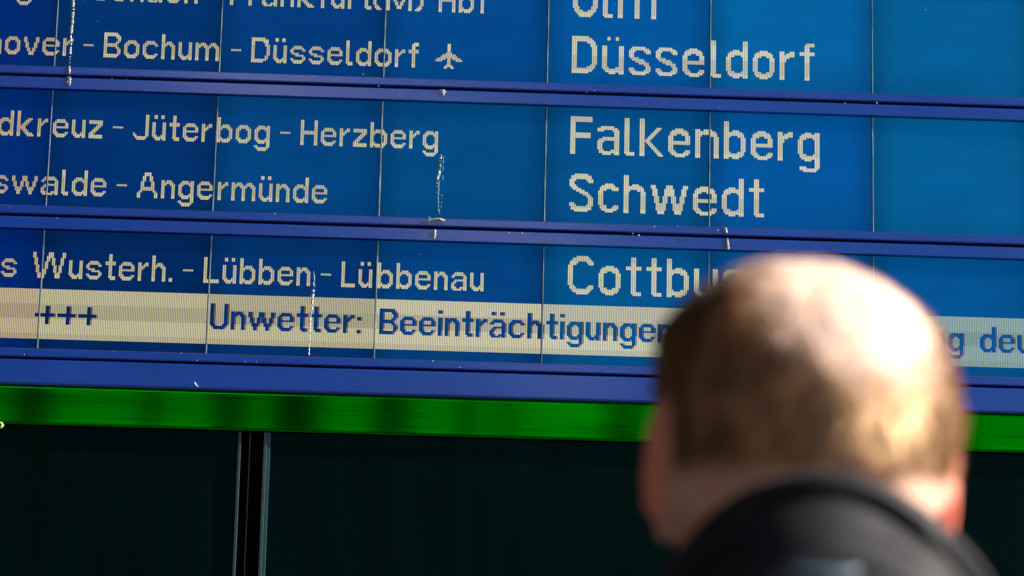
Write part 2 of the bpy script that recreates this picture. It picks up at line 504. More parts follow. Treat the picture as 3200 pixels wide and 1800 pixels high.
# middle row
word(1, 38, 0, 'dkreuz', SM, [-30, -19, -7, 1, 12, 22], 'end of the lit word Südkreuz')
word(1, 38, 0, '-', SM, [36], 'lit dash before Jüterbog')
word(1, 38, 0, 'Jüterbog', SM, [48, 59, 69, 77, 88, 96, 107, 118])
word(1, 38, 0, '-', SM, [133], 'lit dash before Herzberg')
word(1, 38, 0, 'Herzberg', SM, [145, 157, 168, 176, 186, 197, 208, 216])
word(1, 6, 0, 'swalde', SM, [-31, -20, -3, 8, 14, 25], 'end of the lit word Eberswalde')
word(1, 6, 0, '-', SM, [40], 'lit dash before Angermünde')
word(1, 6, 0, 'Angermünde', SM, [52, 66, 76, 87, 98, 106, 122, 132, 142, 153])
word(1, 38, 0, 'Falkenberg', LG, [302, 318, 334, 343, 360, 376, 392, 408, 424, 436], 'large lit word Falkenberg')
word(1, 6, 0, 'Schwedt', LG, [302, 319, 334, 350, 375, 391, 407], 'large lit word Schwedt')
# lower row
word(2, 38, 0, 's', SM, [-23], 'last letter of the lit word Königs')
word(2, 38, 0, 'Wusterh.', SM, [-5, 15, 25, 36, 44, 55, 63, 73])
word(2, 38, 0, '-', SM, [81], 'lit dash before Lübben')
word(2, 38, 0, 'Lübben', SM, [93, 103, 113, 124, 135, 146])
word(2, 38, 0, '-', SM, [160], 'lit dash before Lübbenau')
word(2, 38, 0, 'Lübbenau', SM, [172, 182, 192, 203, 214, 225, 235, 246])
word(2, 38, 0, 'Cottbus', LG, [302, 320, 336, 348, 360, 376, 392], 'large lit word Cottbus')

# inverted ticker: cream strip with the letters left dark and a brown ghost on their right
tick = {}
def tmark(cols, text, base=13):
    for c, ch in zip(cols, text):
        g, top = SM[ch]
        for ri, line in enumerate(g):
            for ci, p in enumerate(line):
                if p == '#': tick[(c + ci, base + top - ri)] = 'off'
        for ri, line in enumerate(g):
            for ci, p in enumerate(line):
                if p == '#':
                    q = (c + ci + 1, base + top - ri)
                    if tick.get(q) != 'off': tick[q] = 'ghost'
tmark([-2, 10, 22], '+++')
tmark([97, 109, 119, 136, 147, 155, 163, 174, 182], 'Unwetter:')
tmark([194, 206, 217, 228, 232, 242, 250, 258, 269, 280, 290, 298, 302, 313, 323, 333, 344, 355], 'Beeinträchtigungen')
tmark([512, 523], 'ag')
tmark([542, 553, 564], 'deu')
tlab = {-1: 'cream ticker strip with the first plus', 0: 'cream ticker strip reading +++', 1: 'cream ticker strip reading Unwetter:',
        2: 'cream ticker strip reading Beeinträch', 3: 'cream ticker strip reading tigungen', 5: 'greyish ticker strip reading ag deu'}
for mcol in range(-2, 7):
    dots = []
    for c in range(mcol * NC, (mcol + 1) * NC):
        for r in range(5, 32):
            s = tick.get((c, r))
            if s == 'off': continue
            rgb = tone(2, c, r)
            if s == 'ghost': rgb = BROWN * (1.0 if r > 15 else 2.6) + rgb * (0.04 if r > 15 else 0.14)
            dots.append((c, r, rgb))
    o = link('ticker_strip', dots_mesh('ticker_strip', dots, 2), None, board)
    if mcol in tlab: o['label'] = tlab[mcol]

# ------------------------------------------------------------------ dirt on the board
FX = 3200 * 100 / 36
def on_plane(px, py, y=0.0):
    d = w_ * FX + r_ * (px - 1600) - u_ * (py - 900)
    t = (y - CAM.y) / d.y
    return CAM + d * t
def streak(pts, y, name='bird_dropping', seed=1, m=m_drop, label=None, holes=0.0):
    """pts: (px,py,half width px, thickness m) down a run; lumpy dried streak standing off the surface"""
    rs = random.Random(seed)
    bm = bmesh.new()
    prev = None
    for i in range(len(pts) - 1):
        a, b = pts[i], pts[i + 1]
        n = max(2, int(abs(b[1] - a[1]) / 3.0))
        for j in range(n):
            t = j / n
            px = a[0] + (b[0] - a[0]) * t + rs.uniform(-0.8, 0.8)
            py = a[1] + (b[1] - a[1]) * t
            hw = (a[2] + (b[2] - a[2]) * t) * rs.uniform(0.65, 1.25)
            c = on_plane(px, py, y)
            wv = hw / 1860.0
            th = 0.0009 * rs.uniform(0.5, 1.2)
            if rs.random() < holes: prev = None; continue
            ring = [bm.verts.new((c.x - wv, y - 0.0001, c.z)), bm.verts.new((c.x - wv * 0.5, y - th, c.z)),
                    bm.verts.new((c.x + wv * 0.5, y - th * 0.9, c.z)), bm.verts.new((c.x + wv, y - 0.0001, c.z))]
            if prev:
                for q in range(3): bm.faces.new((prev[q], prev[q + 1], ring[q + 1], ring[q]))
            prev = ring
    o = from_bm(name, bm, m, board, smooth=True)
    if label: o['label'] = label
    return o
YR = -0.0062
streak([(229, -30, 4, 0), (228, 40, 4.5, 0), (226, 75, 4, 0), (222, 98, 6, 0), (223, 108, 3, 0)], -0.0008, seed=3, holes=0.06, label='long white bird dropping down the upper left screen')
streak([(222, 110, 2.5, 0), (221, 150, 3, 0), (219, 163, 4, 0), (221, 172, 4, 0)], -0.0008, seed=4, holes=0.15)
streak([(218.5, 176, 1.8, 0), (218, 200, 1.3, 0)], -0.0008, seed=5, holes=0.4)
streak([(217, 206, 2.5, 0), (216.5, 219, 3.6, 0), (217, 235, 2.4, 0)], YR, seed=6)
streak([(215, 240, 9, 0), (216, 246, 5, 0), (213, 254, 4, 0), (207, 263, 3, 0)], YR, seed=7, label='splash of white dropping on the blue rail at the left')
streak([(219, 246, 4, 0), (218, 258, 3.5, 0), (216, 270, 2.5, 0)], YR, seed=17)
streak([(1380, 280, 9, 0), (1385, 285, 10, 0), (1387, 292, 6, 0), (1387, 301, 1.5, 0)], YR, seed=8, label='small white dropping on the rail below the aeroplane symbol')
streak([(1380, 478, 1.2, 0), (1377, 500, 5.5, 0), (1372, 540, 5, 0), (1367, 562, 3.2, 0), (1365, 588, 2.2, 0), (1364, 606, 0.8, 0)], -0.0008, seed=9, label='grey white dropping under the g of Herzberg', holes=0.30)
streak([(1358, 717, 4.5, 0), (1359, 735, 3.5, 0), (1357, 748, 2, 0)], YR, seed=10)
streak([(979, 883, 1.0, 0), (980, 900, 3.8, 0), (977, 924, 4.5, 0), (974, 960, 3.2, 0), (970, 1000, 2.2, 0), (969, 1040, 2.0, 0), (966, 1100, 1.4, 0), (965, 1113, 2.6, 0)], -0.0008, seed=11, label='long white dropping between the two t of Unwetter', holes=0.12)
streak([(2266, 710, 4.5, 0), (2269, 720, 4.5, 0), (2272, 731, 2.5, 0)], YR, seed=12)
streak([(2273, 744, 2.5, 0), (2274, 758, 4, 0), (2275, 770, 4, 0), (2276, 782, 4.5, 0)], YR, seed=13, label='white dropping on the rail above the crown of the head', holes=0.05)

m_smear = mat('smear_faint', (0.06, 0.17, 0.26), 0.5)
streak([(1379, 482, 1.5, 0), (1376, 510, 5, 0), (1370, 560, 4.5, 0), (1368, 620, 3.0, 0), (1371, 672, 2.0, 0)], -0.0004, name='smear', seed=31, m=m_smear)
streak([(1386, 488, 0.9, 0), (1383, 560, 1.3, 0), (1379, 640, 0.9, 0), (1372, 672, 0.7, 0)], -0.0007, name='smear', seed=22, m=m_smear, holes=0.3)
streak([(980, 848, 1.2, 0), (981, 880, 4.0, 0), (979, 900, 4.5, 0)], -0.0006, name='smear', seed=23, m=m_smear)
# specks of dust and grit: real little lumps on rails and screens
def specks():
    bm = bmesh.new()
    rs = random.Random(11)
    pts = [(246 / 3.22, 1108, 2.0, 1), (1142 / 3.22, 1097, 1.4, 1), (1822 / 3.22, 1104, 1.8, 1), (766, 1131, 2.2, 1), (802, 1131, 1.8, 1), (615, 1126, 1.6, 1),
           (70, 1173, 3, 1), (754, 1213, 2, 1), (756, 1207, 1.2, 1), (860, 1170, 1.4, 1), (1353, 1128, 2.6, 1), (1437, 1148, 1.6, 1), (1183, 269, 2.2, 1),
           (1050, 248, 1.4, 1), (1312, 794, 1.8, 0), (1321, 780, 1.2, 0), (1588, 832, 1.1, 0), (178, 681, 1.8, 1), (350, 246, 2, 1), (1832, 288, 2.2, 1), (1858, 283, 1.6, 1),
           (2044, 708, 2.6, 1), (2118, 707, 1.6, 1), (2243, 719, 2.4, 1), (1977, 730, 2.4, 1), (2740, 322, 3, 1), (2246, 335, 1.4, 1), (2892, 30, 1.8, 0), (2640, 322, 2, 1),
           (1135, 232, 2, 0), (859, 668, 2, 1), (1632, 728, 2.4, 1), (1590, 728, 2.4, 1), (1342, 700, 2.4, 1), (1346, 750, 1.6, 1), (2843, 731, 1.2, 1), (1996, 735, 3, 1)]
    for _ in range(110):
        k = rs.randrange(3)
        px = rs.uniform(0, 3200)
        zz = row_z(k) - rs.uniform(0.003, 0.05 if k == 2 else 0.041)
        pts.append((px, None, rs.uniform(0.35, 0.95), zz))
    for _ in range(60):
        pts.append((rs.uniform(0, 3200), rs.uniform(0, 1080), rs.uniform(0.3, 0.7), 0))
    for p in pts:
        if p[1] is None:
            c = on_plane(p[0], 900, YR); c = Vector((c.x, YR, p[3]))
        else:
            c = on_plane(p[0], p[1], YR if p[3] == 1 else -0.0008)
        s = p[2] / 1860.0
        bmesh.ops.create_icosphere(bm, subdivisions=1, radius=s, matrix=Matrix.Translation(c) @ Matrix.Diagonal((rs.uniform(0.7, 1.4), 0.5, rs.uniform(0.7, 1.3), 1)))
    m = mat('speck', (0.42, 0.42, 0.44), 0.7)
    o = from_bm('dust_specks', bm, m, board)
    o['kind'] = 'stuff'
specks()

# straw nest scrap, feather and leaf lying on or hanging from the board
def tube(bm, pts, rad, sides=6):
    prev = None
    for i, p in enumerate(pts):
        p = Vector(p)
        d = (Vector(pts[min(i + 1, len(pts) - 1)]) - Vector(pts[max(i - 1, 0)])).normalized()
        a = d.cross(Vector((0, 1, 0)))
        if a.length < 1e-4: a = Vector((1, 0, 0))
        a.normalize(); b = d.cross(a).normalized()
        rr = rad[i] if isinstance(rad, (list, tuple)) else rad
        ring = [bm.verts.new(p + (a * math.cos(2 * math.pi * k / sides) + b * math.sin(2 * math.pi * k / sides)) * rr) for k in range(sides)]
        if prev:
            for k in range(sides): bm.faces.new((prev[k], prev[(k + 1) % sides], ring[(k + 1) % sides], ring[k]))
        prev = ring
def pxpts(l, y): return [tuple(on_plane(a, b, y)) for a, b in l]
bm = bmesh.new()
rs = random.Random(5)
tube(bm, pxpts([(1339, 677), (1344, 681), (1347, 686), (1356, 686), (1366, 684), (1376, 684), (1386, 688), (1391, 687)], -0.0075), [0.0002, 0.0005, 0.0009, 0.0009, 0.0014, 0.0014, 0.0016, 0.0006])
tube(bm, pxpts([(1360, 680), (1364, 686), (1372, 683), (1380, 688), (1384, 694)], -0.0078), [0.0003, 0.0009, 0.0010, 0.0012, 0.0004])
tube(bm, pxpts([(1378, 686), (1386, 692), (1390, 689)], -0.008), [0.0004, 0.0011, 0.0003])
tube(bm, pxpts([(1341, 689), (1347, 688)], -0.0075), [0.0011, 0.0006])
m_straw = mat('straw', (0.62, 0.47, 0.28), 0.8)
noise_color(m_straw, (0.40, 0.27, 0.14), (0.80, 0.68, 0.48), 400, 3)
o = from_bm('straw_scrap', bm, m_straw, None, smooth=True)
tag(o, 'curled scrap of pale straw on the blue rail below Herzberg', 'straw')
bm = bmesh.new()
tube(bm, pxpts([(607, 1195), (610, 1199), (614, 1204), (620, 1209)], -0.0098), [0.0007, 0.0011, 0.0008, 0.0003])
o = from_bm('feather', bm, mat('feather', (0.75, 0.75, 0.78), 0.7), None, smooth=True)
tag(o, 'tiny white feather stuck to the wide blue rail at the left', 'feather')
bm = bmesh.new()
c = on_plane(3, 1330, -0.004)
tube(bm, [(c.x - 0.004, c.y, c.z + 0.004), (c.x, c.y - 0.001, c.z + 0.004), (c.x + 0.003, c.y - 0.001, c.z), (c.x, c.y - 0.001, c.z - 0.003), (c.x - 0.004, c.y, c.z - 0.004)], 0.0024)
o = from_bm('leaf_bud', bm, mat('bud', (0.35, 0.5, 0.12), 0.6), None, smooth=True)
tag(o, 'small pale green bud under the green band at the left edge', 'bud')

# ------------------------------------------------------------------ dark glazed wall under the board
zg = zb3 - 0.1345
wall = empty('glazed_wall', (W * 2.5, 0.02, 0.0), 'dark tinted glass wall with grey aluminium frames below the green band', 'glass wall')
m_glass = mat('tinted_glass', (0.001, 0.004, 0.004), 0.30, spec=0.12, Specular_Tint=(0.1, 0.8, 0.75, 1))
noise_color(m_glass, (0.0, 0.0016, 0.0015), (0.0, 0.0050, 0.0046), 6, 6, (3.0, 1, 0.5), 0.4, 0.75)
m_alu = mat('aluminium_edge', (0.055, 0.08, 0.085), 0.42, metal=0.5)
m_alul = mat('aluminium_dull', (0.03, 0.055, 0.06), 0.5, metal=0.4)
m_alud = mat('aluminium_teal', (0.015, 0.085, 0.10), 0.42, metal=0.4)
m_slot = mat('slot_black', (0.001, 0.001, 0.0015), 0.8, spec=0.05)
yg = 0.004
for a, b in ((-1.30, 0.3488), (0.4046, 2.55)):
    box('glass_pane', a, b, yg, yg + 0.012, 0.12, zg, m_glass, wall)
box('frame_strip', 0.3492, 0.3542, yg - 0.004, yg + 0.02, 0.12, zg, m_alul, wall, bevel=0.0006)
box('frame_strip', 0.3685, 0.3698, yg + 0.004, yg + 0.02, 0.12, zg, m_alu, wall)
box('frame_strip', 0.3930, 0.3986, yg - 0.004, yg + 0.02, 0.12, zg, m_alu, wall, bevel=0.0006)
box('frame_strip', 0.3988, 0.4042, yg - 0.003, yg + 0.02, 0.12, zg, m_alud, wall, bevel=0.0005)
box('joint_slot', 0.3400, 0.4100, yg + 0.021, yg + 0.04, 0.12, zg + 0.004, m_slot, wall)
box('joint_slot', 0.3490, 0.4045, yg - 0.003, yg + 0.0205, zg + 0.0002, zg + 0.0035, m_slot, wall)
box('plinth', -1.30, 2.55, -0.004, 0.06, 0.0, 0.1195, mat('plinth', (0.12, 0.12, 0.115), 0.7), wall)

# ------------------------------------------------------------------ ground
m_gr = mat('paving', (0.22, 0.21, 0.20), 0.85)
noise_color(m_gr, (0.035, 0.034, 0.033), (0.075, 0.072, 0.07), 3, 8)
bm = bmesh.new()
for a in [(-300, -300), (300, -300), (300, 300), (-300, 300)]: bm.verts.new((a[0], a[1], 0))
bm.faces.new(bm.verts[:])
tag(from_bm('ground', bm, m_gr), kind='structure')

# ------------------------------------------------------------------ the person
HC = Vector((0.8415, -3.36, 1.606))
person = empty('person', (HC.x, HC.y, 0.0), 'balding person seen from behind in a black jacket, looking up at the board', 'person')
RH = Matrix.Translation(HC) @ Matrix.Rotation(math.radians(4), 4, 'Z') @ Matrix.Rotation(math.radians(13), 4, 'X')
RHI = RH.inverted()

def ell(bm, c, r, mtx=Matrix(), rot=(0, 0, 0), sub=3):
    mm = mtx @ Matrix.Translation(c) @ Matrix.Rotation(rot[2], 4, 'Z') @ Matrix.Rotation(rot[1], 4, 'Y') @ Matrix.Rotation(rot[0], 4, 'X') @ Matrix.Diagonal((*r, 1))
    bmesh.ops.create_icosphere(bm, subdivisions=sub, radius=1, matrix=mm)
def cap(bm, a, b, ra, rb, mtx=Matrix(), sy=1.0):
    a, b = Vector(a), Vector(b)
    d = b - a
    q = d.to_track_quat('Z', 'Y').to_matrix().to_4x4()
    mm = mtx @ Matrix.Translation((a + b) / 2) @ q
    bmesh.ops.create_cone(bm, cap_ends=True, segments=20, radius1=ra, radius2=rb, depth=d.length, matrix=mm)
    bmesh.ops.create_icosphere(bm, subdivisions=2, radius=ra, matrix=mtx @ Matrix.Translation(a))
    bmesh.ops.create_icosphere(bm, subdivisions=2, radius=rb, matrix=mtx @ Matrix.Translation(b))
def remeshed(name, bm, voxel, smooth_it, material, parent):
    me = bpy.data.meshes.new('tmp'); bm.to_mesh(me); bm.free()
    o = bpy.data.objects.new('tmp', me); COL.objects.link(o)
    md = o.modifiers.new('r', 'REMESH'); md.mode = 'VOXEL'; md.voxel_size = voxel
    sm = o.modifiers.new('s', 'SMOOTH'); sm.factor = 0.5; sm.iterations = smooth_it
    dg = bpy.context.evaluated_depsgraph_get()
    m2 = bpy.data.meshes.new_from_object(o.evaluated_get(dg))
    bpy.data.objects.remove(o); bpy.data.meshes.remove(me)
    m2.name = name
    for p in m2.polygons: p.use_smooth = True
    m2.materials.clear()
    return link(name, m2, material, parent)

m_skin = mat('skin', (0.62, 0.36, 0.26), 0.5, spec=0.4)
bsdf(m_skin).inputs['Subsurface Weight'].default_value = 0.35
bsdf(m_skin).inputs['Subsurface Radius'].default_value = (1.0, 0.3, 0.15)
bsdf(m_skin).inputs['Subsurface Scale'].default_value = 0.012
noise_color(m_skin, (0.60, 0.30, 0.22), (0.78, 0.48, 0.36), 18, 4, bump=0.2, bscale=300)

bm = bmesh.new()
# skull, face, jaw
ell(bm, (0, -0.012, 0.004), (0.0745, 0.088, 0.0800), RH)
ell(bm, (0, -0.014, 0.018), (0.0715, 0.082, 0.0650), RH)
ell(bm, (-0.016, -0.018, 0.026), (0.058, 0.070, 0.0570), RH)
ell(bm, (0, -0.020, -0.022), (0.0735, 0.072, 0.060), RH)
ell(bm, (0, 0.028, -0.012), (0.066, 0.070, 0.072), RH)
ell(bm, (0, 0.040, -0.060), (0.056, 0.052, 0.060), RH)
ell(bm, (0, 0.066, -0.098), (0.026, 0.024, 0.020), RH)
ell(bm, (0, 0.020, -0.080), (0.057, 0.055, 0.034), RH)
ell(bm, (0, 0.088, 0.004), (0.042, 0.012, 0.009), RH)            # brow
cap(bm, (0, 0.094, -0.004), (0, 0.112, -0.042), 0.008, 0.012, RH)  # nose
for s in (-1, 1):
    ell(bm, (0.012 * s, 0.102, -0.045), (0.009, 0.010, 0.008), RH)
    ell(bm, (0.034 * s, 0.076, -0.036), (0.022, 0.018, 0.018), RH)  # cheek
    ell(bm, (0.031 * s, 0.083, -0.012), (0.014, 0.010, 0.009), RH)  # eyelid
    # ear: rim, concha and lobe
    ex, fl = (0.0695 if s < 0 else 0.0760) * s, -0.30 * s
    ell(bm, (ex, -0.010, -0.028), (0.0040, 0.015, 0.032), RH, rot=(math.radians(-10), 0, fl))
    for a in range(-60, 230, 8):
        t = math.radians(a)
        ell(bm, (ex + 0.0045 * s - 0.004 * s * math.cos(t), -0.010 - 0.016 * math.cos(t) * 1.0, -0.027 + 0.029 * math.sin(t)), (0.0038, 0.0038, 0.0038), RH, sub=1)
    ell(bm, (ex - 0.001 * s, -0.003, -0.056), (0.0046, 0.008, 0.010), RH)
ell(bm, (0, 0.098, -0.066), (0.022, 0.009, 0.005), RH)
ell(bm, (0, 0.097, -0.074), (0.019, 0.009, 0.006), RH)
# neck and trunk (world axes round the head)
T = Matrix.Translation((HC.x, HC.y, 0))
cap(bm, (0, -0.006, 1.56), (0, -0.020, 1.46), 0.062, 0.064, T)
ell(bm, (0, -0.02, 1.40), (0.19, 0.10, 0.07), T)
TS = T @ Matrix.Diagonal((1, 0.66, 1, 1))
cap(bm, (0, -0.02, 1.28), (0, 0, 1.02), 0.165, 0.145, TS)
cap(bm, (0, 0, 1.02), (0, 0, 0.92), 0.145, 0.160, TS)
ell(bm, (0, 0.0, 0.92), (0.165, 0.115, 0.11), T)
for s in (-1, 1):
    cap(bm, (0.175 * s, -0.02, 1.39), (0.215 * s, -0.03, 1.10), 0.052, 0.040, T)
    cap(bm, (0.215 * s, -0.03, 1.10), (0.225 * s, 0.03, 0.86), 0.038, 0.026, T)
    # hand: palm, four fingers curling in, thumb
    ell(bm, (0.227 * s, 0.045, 0.805), (0.016, 0.038, 0.046), T)
    for i, (dy, ln) in enumerate(((-0.028, 0.062), (-0.009, 0.074), (0.010, 0.070), (0.028, 0.056))):
        y = 0.050 - dy
        a = (0.228 * s, y, 0.775); b = (0.226 * s, y + 0.002, 0.775 - ln * 0.5); c = (0.214 * s, y + 0.004, 0.775 - ln * 0.85); d = (0.198 * s, y + 0.004, 0.775 - ln)
        cap(bm, a, b, 0.0092, 0.0085, T); cap(bm, b, c, 0.0085, 0.0078, T); cap(bm, c, d, 0.0078, 0.0066, T)
    cap(bm, (0.222 * s, 0.075, 0.815), (0.208 * s, 0.098, 0.785), 0.012, 0.010, T)
    cap(bm, (0.208 * s, 0.098, 0.785), (0.200 * s, 0.100, 0.755), 0.010, 0.008, T)
    cap(bm, (0.085 * s, 0.0, 0.90), (0.095 * s, 0.01, 0.50), 0.082, 0.054, T)
    cap(bm, (0.095 * s, 0.01, 0.50), (0.100 * s, -0.01, 0.09), 0.052, 0.034, T)
    ell(bm, (0.103 * s, 0.05, 0.045), (0.042, 0.115, 0.035), T)
body = remeshed('body', bm, 0.0036, 4, m_skin, person)

# eyes and lips are hidden from the photograph but belong to the face
m_eye = mat('eye', (0.75, 0.74, 0.72), 0.15)
m_iris = mat('iris', (0.08, 0.12, 0.16), 0.1)
for s in (-1, 1):
    bm = bmesh.new(); ell(bm, (0.031 * s, 0.0845, -0.013), (0.0115, 0.0105, 0.0062), RH)
    e = from_bm('eye', bm, m_eye, person, smooth=True)
    bm = bmesh.new(); ell(bm, (0.031 * s, 0.0925, -0.012), (0.0048, 0.0032, 0.0048), RH)
    io = from_bm('iris', bm, m_iris, e, smooth=True)

# ---- hair: a cropped cap that follows the scalp, thin on the crown, and loose short strands
m_hair = mat('hair', (0.20, 0.12, 0.06), 0.6, spec=0.4)
def hair_mat():
    m = m_hair
    tc = N(m, 'ShaderNodeTexCoord')
    at = N(m, 'ShaderNodeAttribute', attribute_name='cover')
    mp = N(m, 'ShaderNodeMapping'); mp.inputs['Scale'].default_value = (1, 1, 0.35); L(m, tc.outputs['Object'], mp.inputs[0])
    n1 = N(m, 'ShaderNodeTexNoise', i_Scale=38, i_Detail=5); L(m, mp.outputs[0], n1.inputs['Vector'])
    n2 = N(m, 'ShaderNodeTexNoise', i_Scale=420, i_Detail=3); L(m, mp.outputs[0], n2.inputs['Vector'])
    hr = N(m, 'ShaderNodeValToRGB'); hr.color_ramp.elements[0].position = 0.34; hr.color_ramp.elements[1].position = 0.66
    hr.color_ramp.elements[0].color = (0.07, 0.025, 0.011, 1); hr.color_ramp.elements[1].color = (0.34, 0.17, 0.08, 1)
    L(m, n1.outputs['Fac'], hr.inputs[0])
    # cover + noise decides scalp or hair
    a = N(m, 'ShaderNodeMath', operation='ADD'); L(m, at.outputs['Fac'], a.inputs[0]); L(m, n2.outputs['Fac'], a.inputs[1])
    b = N(m, 'ShaderNodeMapRange'); b.inputs['From Min'].default_value = 0.55; b.inputs['From Max'].default_value = 1.05; L(m, a.outputs[0], b.inputs['Value'])
    mx = N(m, 'ShaderNodeMix', data_type='RGBA'); mx.inputs['A'].default_value = (0.82, 0.57, 0.46, 1)
    L(m, b.outputs[0], mx.inputs['Factor']); L(m, hr.outputs[0], mx.inputs['B']); L(m, mx.outputs['Result'], bsdf(m).inputs['Base Color'])
    bp = N(m, 'ShaderNodeBump', i_Strength=0.6, i_Distance=0.002); L(m, n2.outputs['Fac'], bp.inputs['Height']); L(m, bp.outputs[0], bsdf(m).inputs['Normal'])
hair_mat()

me = body.data
def redden_ears():
    n = len(me.vertices)
    c = np.empty(n * 3); me.vertices.foreach_get('co', c); c = c.reshape(-1, 3) + np.array(body.location) + np.array(person.location)
    l = (np.c_[c, np.ones(n)] @ np.array(RHI).T)[:, :3]
    v = np.clip((np.abs(l[:, 0]) - 0.069) / 0.006, 0, 1) * (np.abs(l[:, 2] + 0.025) < 0.05) * (np.abs(l[:, 1] + 0.008) < 0.04)
    a = me.attributes.new('ear', 'FLOAT', 'POINT'); a.data.foreach_set('value', v.astype(float))
    m = m_skin; nt = m.node_tree
    old = bsdf(m).inputs['Base Color'].links[0].from_socket
    at = N(m, 'ShaderNodeAttribute', attribute_name='ear')
    mx = N(m, 'ShaderNodeMix', data_type='RGBA'); mx.inputs['B'].default_value = (0.85, 0.27, 0.20, 1)
    L(m, at.outputs['Fac'], mx.inputs['Factor']); L(m, old, mx.inputs['A']); L(m, mx.outputs['Result'], bsdf(m).inputs['Base Color'])
redden_ears()
nv = len(me.vertices)
co = np.empty(nv * 3); me.vertices.foreach_get('co', co); co = co.reshape(-1, 3)
off = np.array(body.location) + np.array(person.location)
wco = co + off
nrm = np.empty(nv * 3); me.vertex_normals.foreach_get('vector', nrm); nrm = nrm.reshape(-1, 3)
RI = np.array(RHI); loc = (np.c_[wco, np.ones(nv)] @ RI.T)[:, :3]
def lump(p, f, s):
    return (np.sin(p[:, 0] * f + s) * np.sin(p[:, 1] * f * 1.13 + s * 2) * np.sin(p[:, 2] * f * 0.91 + s * 3))
# signed hairline distance (m): nape level, above and behind the ears, forehead line
nape = wco[:, 2] - (1.5725 + 0.003 * lump(wco, 210, 1))
front = 0.062 - loc[:, 1]
earx = np.abs(loc[:, 0]) - 0.0745
near_ear = np.hypot(loc[:, 1] + 0.008, (loc[:, 2] + 0.026) * 0.62) - 0.030
side = np.where(np.abs(loc[:, 0]) > 0.060, near_ear, 1.0)
ahead = np.where(loc[:, 1] > 0.004, loc[:, 2] - 0.004, 1.0)
sd_ = np.minimum.reduce([nape, front, side, ahead])
neckmask = wco[:, 2] > 1.55
grow = np.clip(sd_ / 0.010, 0, 1)
bc = np.array((0.012, -0.060, 0.064)); bd = np.linalg.norm((loc - bc) * np.array((0.95, 0.8, 1.0)), axis=1)
crown = np.maximum(np.clip((0.078 - bd) / 0.044, 0, 1), np.clip((loc[:, 2] - 0.040) / 0.028, 0, 1) * np.clip((loc[:, 1] + 0.062) / 0.03, 0, 1))
cover = grow * (1 - 0.92 * crown)
keep_v = (sd_ > -0.001) & neckmask & (np.abs(loc[:, 0]) < 0.0805)
faces = np.array([p.vertices[:] for p in me.polygons if len(p.vertices) == 4 and all(keep_v[v] for v in p.vertices)])
used = np.unique(faces)
remap = -np.ones(nv, int); remap[used] = np.arange(len(used))
thick = (0.0005 + 0.0045 * grow[used]) * (1 - 0.80 * crown[used]) * (1 + 0.55 * lump(wco[used], 150, 2) + 0.45 * lump(wco[used], 330, 5))
hv = wco[used] + nrm[used] * thick[:, None]
hm = bpy.data.meshes.new('hair')
hm.from_pydata(hv.tolist(), [], remap[faces].tolist())
ca = hm.attributes.new('cover', 'FLOAT', 'POINT'); ca.data.foreach_set('value', cover[used])
for p in hm.polygons: p.use_smooth = True
hair = link('hair', hm, m_hair, person)
hair['label'] = 'cropped light brown hair, bald on the crown'
# strands
fc = hv[remap[faces]]
cen = fc.mean(1)
nf = nrm[faces].mean(1); nf /= np.linalg.norm(nf, axis=1)[:, None]
gf = grow[faces].mean(1); cf = crown[faces].mean(1)
wgt = gf * (1 - 0.93 * cf) + 0.004; wgt /= wgt.sum()
NS = 42000
idx = rng.choice(len(faces), NS, p=wgt)
u1 = rng.random((NS, 1)); v1 = rng.random((NS, 1))
q = fc[idx]
base = q[:, 0] * (1 - u1) * (1 - v1) + q[:, 1] * u1 * (1 - v1) + q[:, 2] * u1 * v1 + q[:, 3] * (1 - u1) * v1
nn = nf[idx]
down = np.tile(np.array([[0.0, -0.25, -1.0]]), (NS, 1)) + rng.normal(0, 0.35, (NS, 3)) + 0.5 * np.c_[lump(base, 60, 1), lump(base, 70, 2), 0 * base[:, 0]]
tang = down - (down * nn).sum(1)[:, None] * nn
tang /= np.linalg.norm(tang, axis=1)[:, None] + 1e-9
ln = rng.uniform(0.005, 0.013, (NS, 1)) * (1 - 0.35 * cf[idx][:, None])
lift = rng.uniform(0.12, 0.45, (NS, 1))
tip = base + ln * (nn * lift + tang * (1 - lift * 0.6))
sidev = np.cross(nn, tang); sidev /= np.linalg.norm(sidev, axis=1)[:, None] + 1e-9
hw = rng.uniform(0.00012, 0.00026, (NS, 1))
V = np.empty((NS, 3, 3)); V[:, 0] = base - sidev * hw - nn * 0.0005; V[:, 1] = base + sidev * hw - nn * 0.0005; V[:, 2] = tip
sm_ = bpy.data.meshes.new('hair_strands')
sm_.from_pydata(V.reshape(-1, 3).tolist(), [], np.arange(NS * 3).reshape(NS, 3).tolist())
m_str = mat('hair_strand', (0.30, 0.19, 0.10), 0.42, spec=1.0, IOR=1.9, Specular_Tint=(1.0, 0.66, 0.36, 1))
noise_color(m_str, (0.10, 0.036, 0.014), (0.46, 0.235, 0.115), 45, 4)
so = link('hair_strands', sm_, m_str, hair)
so['kind'] = 'stuff'

